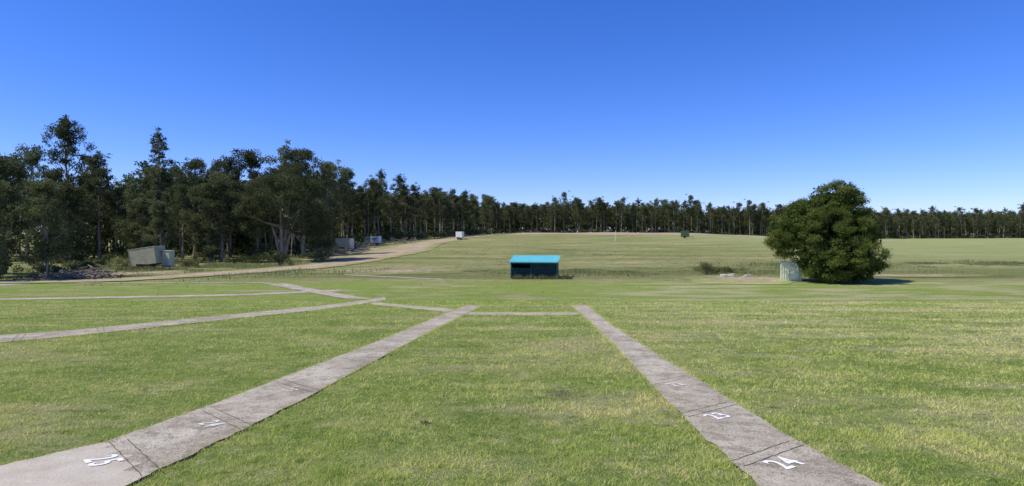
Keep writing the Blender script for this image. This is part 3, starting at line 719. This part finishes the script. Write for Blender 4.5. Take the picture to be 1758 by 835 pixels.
trailer(-13.9, 163, R(-18), 1.8, 1.6, 1.6, M_WHITE, "small white box trailer at the road edge", ribs=3)
trailer(48.2, 170, R(-16), 2.3, 1.6, 1.65, M_GREEN, "dull green box trailer standing in the field", ribs=4, z0=0.45)
e = trailer(-31.2, 140, R(-14), 2.0, 1.4, 1.5, M_WHITE, "white panelled trailer with printed sign board", ribs=2)
b = MB()
for k in range(7): b.box((-2.7 + k * 0.25, -0.6, 1.2), (0.04, 0.04, 1.5))
for z in (0.5, 1.2, 1.95): b.box((-1.95, -0.6, z), (1.6, 0.04, 0.04))
b.obj("cage", M_WHITE, e)
b = MB(); b.box((0, -0.735, 1.6), (1.2, 0.01, 0.12)); b.box((-0.1, -0.735, 1.35), (0.8, 0.01, 0.10))
b.cyl((0, -0.732, 1.05), (0, -0.742, 1.05), 0.14, n=12); b.obj("sign_print", M_BLUE, e)

# sheet-metal box
e = top("metal_hut", "pale green corrugated metal hut beside the bush", "hut", (23.0, 50.3, tz(23.0, 50.3)), R(-24))
b = MB(); W = 1.6; Hh = 1.5
b.box((0, 0, Hh / 2), (W, 1.1, Hh))
for k in range(9): b.box((-W / 2 + 0.07 + k * (W - 0.14) / 8, -0.575, Hh / 2), (0.07, 0.05, Hh))
b.obj("wall", M_TANK, e)
b = MB(); b.box((0, 0, Hh + 0.03), (W + 0.12, 1.22, 0.05), (R(2), 0, 0)); b.obj("roof", M_TANK, e)
b = MB(); b.box((0.3, -0.62, 0.68), (0.62, 0.03, 1.2)); b.obj("door", M_TANK, e)

# rocks
def rock(x, y, s, label, seed):
    import bmesh
    bm = bmesh.new(); bmesh.ops.create_icosphere(bm, subdivisions=3, radius=1); r = np.random.default_rng(seed); ph = r.random(6) * 6
    for v in bm.verts:
        q = 1 + 0.18 * math.sin(v.co.x * 3 + ph[0]) + 0.15 * math.sin(v.co.y * 4 + ph[1]) + 0.12 * math.sin(v.co.z * 5 + v.co.x * 3 + ph[2]); v.co = v.co * q
        v.co.x *= s[0]; v.co.y *= s[1]; v.co.z = v.co.z * s[2]
    me = bpy.data.meshes.new("rock"); bm.to_mesh(me); bm.free(); me.materials.append(M_ROCK)
    o = link("rock", me, label=label, category="rock", group="pale rocks on bare dirt"); o.location = (x, y, tz(x, y) + s[2] * 0.3)
for k, (x, y, a_) in enumerate([(19.4, 55.2, 0.5), (20.1, 55.8, 0.3), (18.9, 54.6, 0.25), (21.0, 54.9, 0.25), (21.7, 56.2, 0.3), (20.6, 57.1, 0.3), (21.4, 49.6, 0.18), (19.0, 53.0, 0.15), (21.3, 52.2, 0.14), (20.2, 53.6, 0.2)]):
    rock(x, y, (a_, a_ * 0.8, a_ * 0.32), "pale broken rock lying on bare dirt", k)
# poles & posts
def post(x, y, h, r_, mat, label, name="post", lean=0.0):
    b = MB(); b.cyl((0, 0, -0.1), (lean, 0, h), r_, r_ * 0.85, n=10); b.cyl((lean, 0, h), (lean, 0, h + 0.04), r_ * 1.15, r_ * 0.7, n=10)
    o = b.obj(name, mat, label=label, category="post"); o.location = (x, y, tz(x, y))
post(25.4, 150, 2.5, 0.06, M_WHITE, "thin white marker pole in the open field", "marker_pole")
for (x, y) in [(-36.6, 120), (-33.6, 108), (-28.2, 125)]: post(x, y, 1.5, 0.09, M_DEAD, "weathered wooden post beside rough ground")
post(-38.6, 50.5, 1.5, 0.05, M_DEAD, "short leaning dead stump at the grass edge", "stump", 0.15)
def brush(cx, cy, w, d_, h, n, label, seed):
    r = np.random.default_rng(seed); parts = []
    for _ in range(n):
        x = r.normal(0, w * 0.4); y = r.normal(0, d_ * 0.4); z = abs(r.normal(0, h * 0.4)); a = r.random() * 3.14; L = r.uniform(0.4, 1.5); dz = r.normal(0, 0.2)
        p = np.array([x, y, z]); q = np.array([math.cos(a), math.sin(a), dz]) * L * 0.5; rr = r.uniform(0.02, 0.07)
        parts.append(tube([p - q, p + r.normal(0, 0.04, 3), p + q], [rr, rr * 0.9, rr * 0.6], 5))
    v, f = joinvf(parts); o = link("brush_pile", np_mesh("brush_pile", v, f, M_DEAD), kind="stuff", label=label, category="brush")
    o.location = (cx, cy, tz(cx, cy))
brush(-38, 53, 4.2, 1.4, 0.6, 200, "heap of dead branches on weedy ground", 1)
brush(-42, 60, 4, 1.5, 0.7, 130, "heap of dead branches on weedy ground", 2)
brush(-30, 104, 6, 3, 1.2, 190, "heap of cleared timber near the forest", 3)
brush(-34, 128, 6, 4, 1.4, 180, "heap of cleared timber near the forest", 4)
brush(-26, 145, 5, 5, 1.4, 140, "heap of cleared timber near the forest", 5)

# ------------------------------------------------------------------ light, sky, camera
EL, AZ = 54.0, -106.0
w = bpy.data.worlds.new("World"); scene.world = w; w.use_nodes = True; nt = w.node_tree
bg = nt.nodes['Background']; sky = nt.nodes.new('ShaderNodeTexSky'); sky.sky_type = 'NISHITA'; sky.sun_disc = False
sky.sun_elevation = R(EL); sky.sun_rotation = R(AZ % 360); sky.air_density = 1.0; sky.dust_density = 0.25; sky.ozone_density = 3.5; sky.altitude = 1000
hs = nt.nodes.new('ShaderNodeHueSaturation'); hs.inputs['Saturation'].default_value = 1.27; hs.inputs['Value'].default_value = 1.0
nt.links.new(sky.outputs[0], hs.inputs['Color'])
tintc = mix(nt, 1.0, hs.outputs[0], (0.84, 0.87, 1.40), 'MULTIPLY')
nt.links.new(tintc, bg.inputs[0]); bg.inputs[1].default_value = 0.13
s = Vector((math.cos(R(EL)) * math.sin(R(AZ)), math.cos(R(EL)) * math.cos(R(AZ)), math.sin(R(EL))))
L = bpy.data.lights.new("sun", 'SUN'); L.energy = 4.7; L.angle = R(0.53); L.color = (1.0, 0.945, 0.85)
lo = bpy.data.objects.new("sun", L); COL.objects.link(lo); lo.rotation_euler = s.to_track_quat('Z', 'Y').to_euler(); lo.location = (-20, 10, 40)
cam = bpy.data.cameras.new("camera"); co = bpy.data.objects.new("camera", cam); COL.objects.link(co)
cam.sensor_width = 36; cam.lens = 36 * 1048 / 1758; cam.clip_end = 6000; cam.clip_start = 0.05
co.location = (0, 0, 1.7); co.rotation_euler = (R(90 - 0.85), 0, 0); scene.camera = co
scene.view_settings.view_transform = 'Standard'; scene.view_settings.look = 'None'; scene.view_settings.exposure = 0
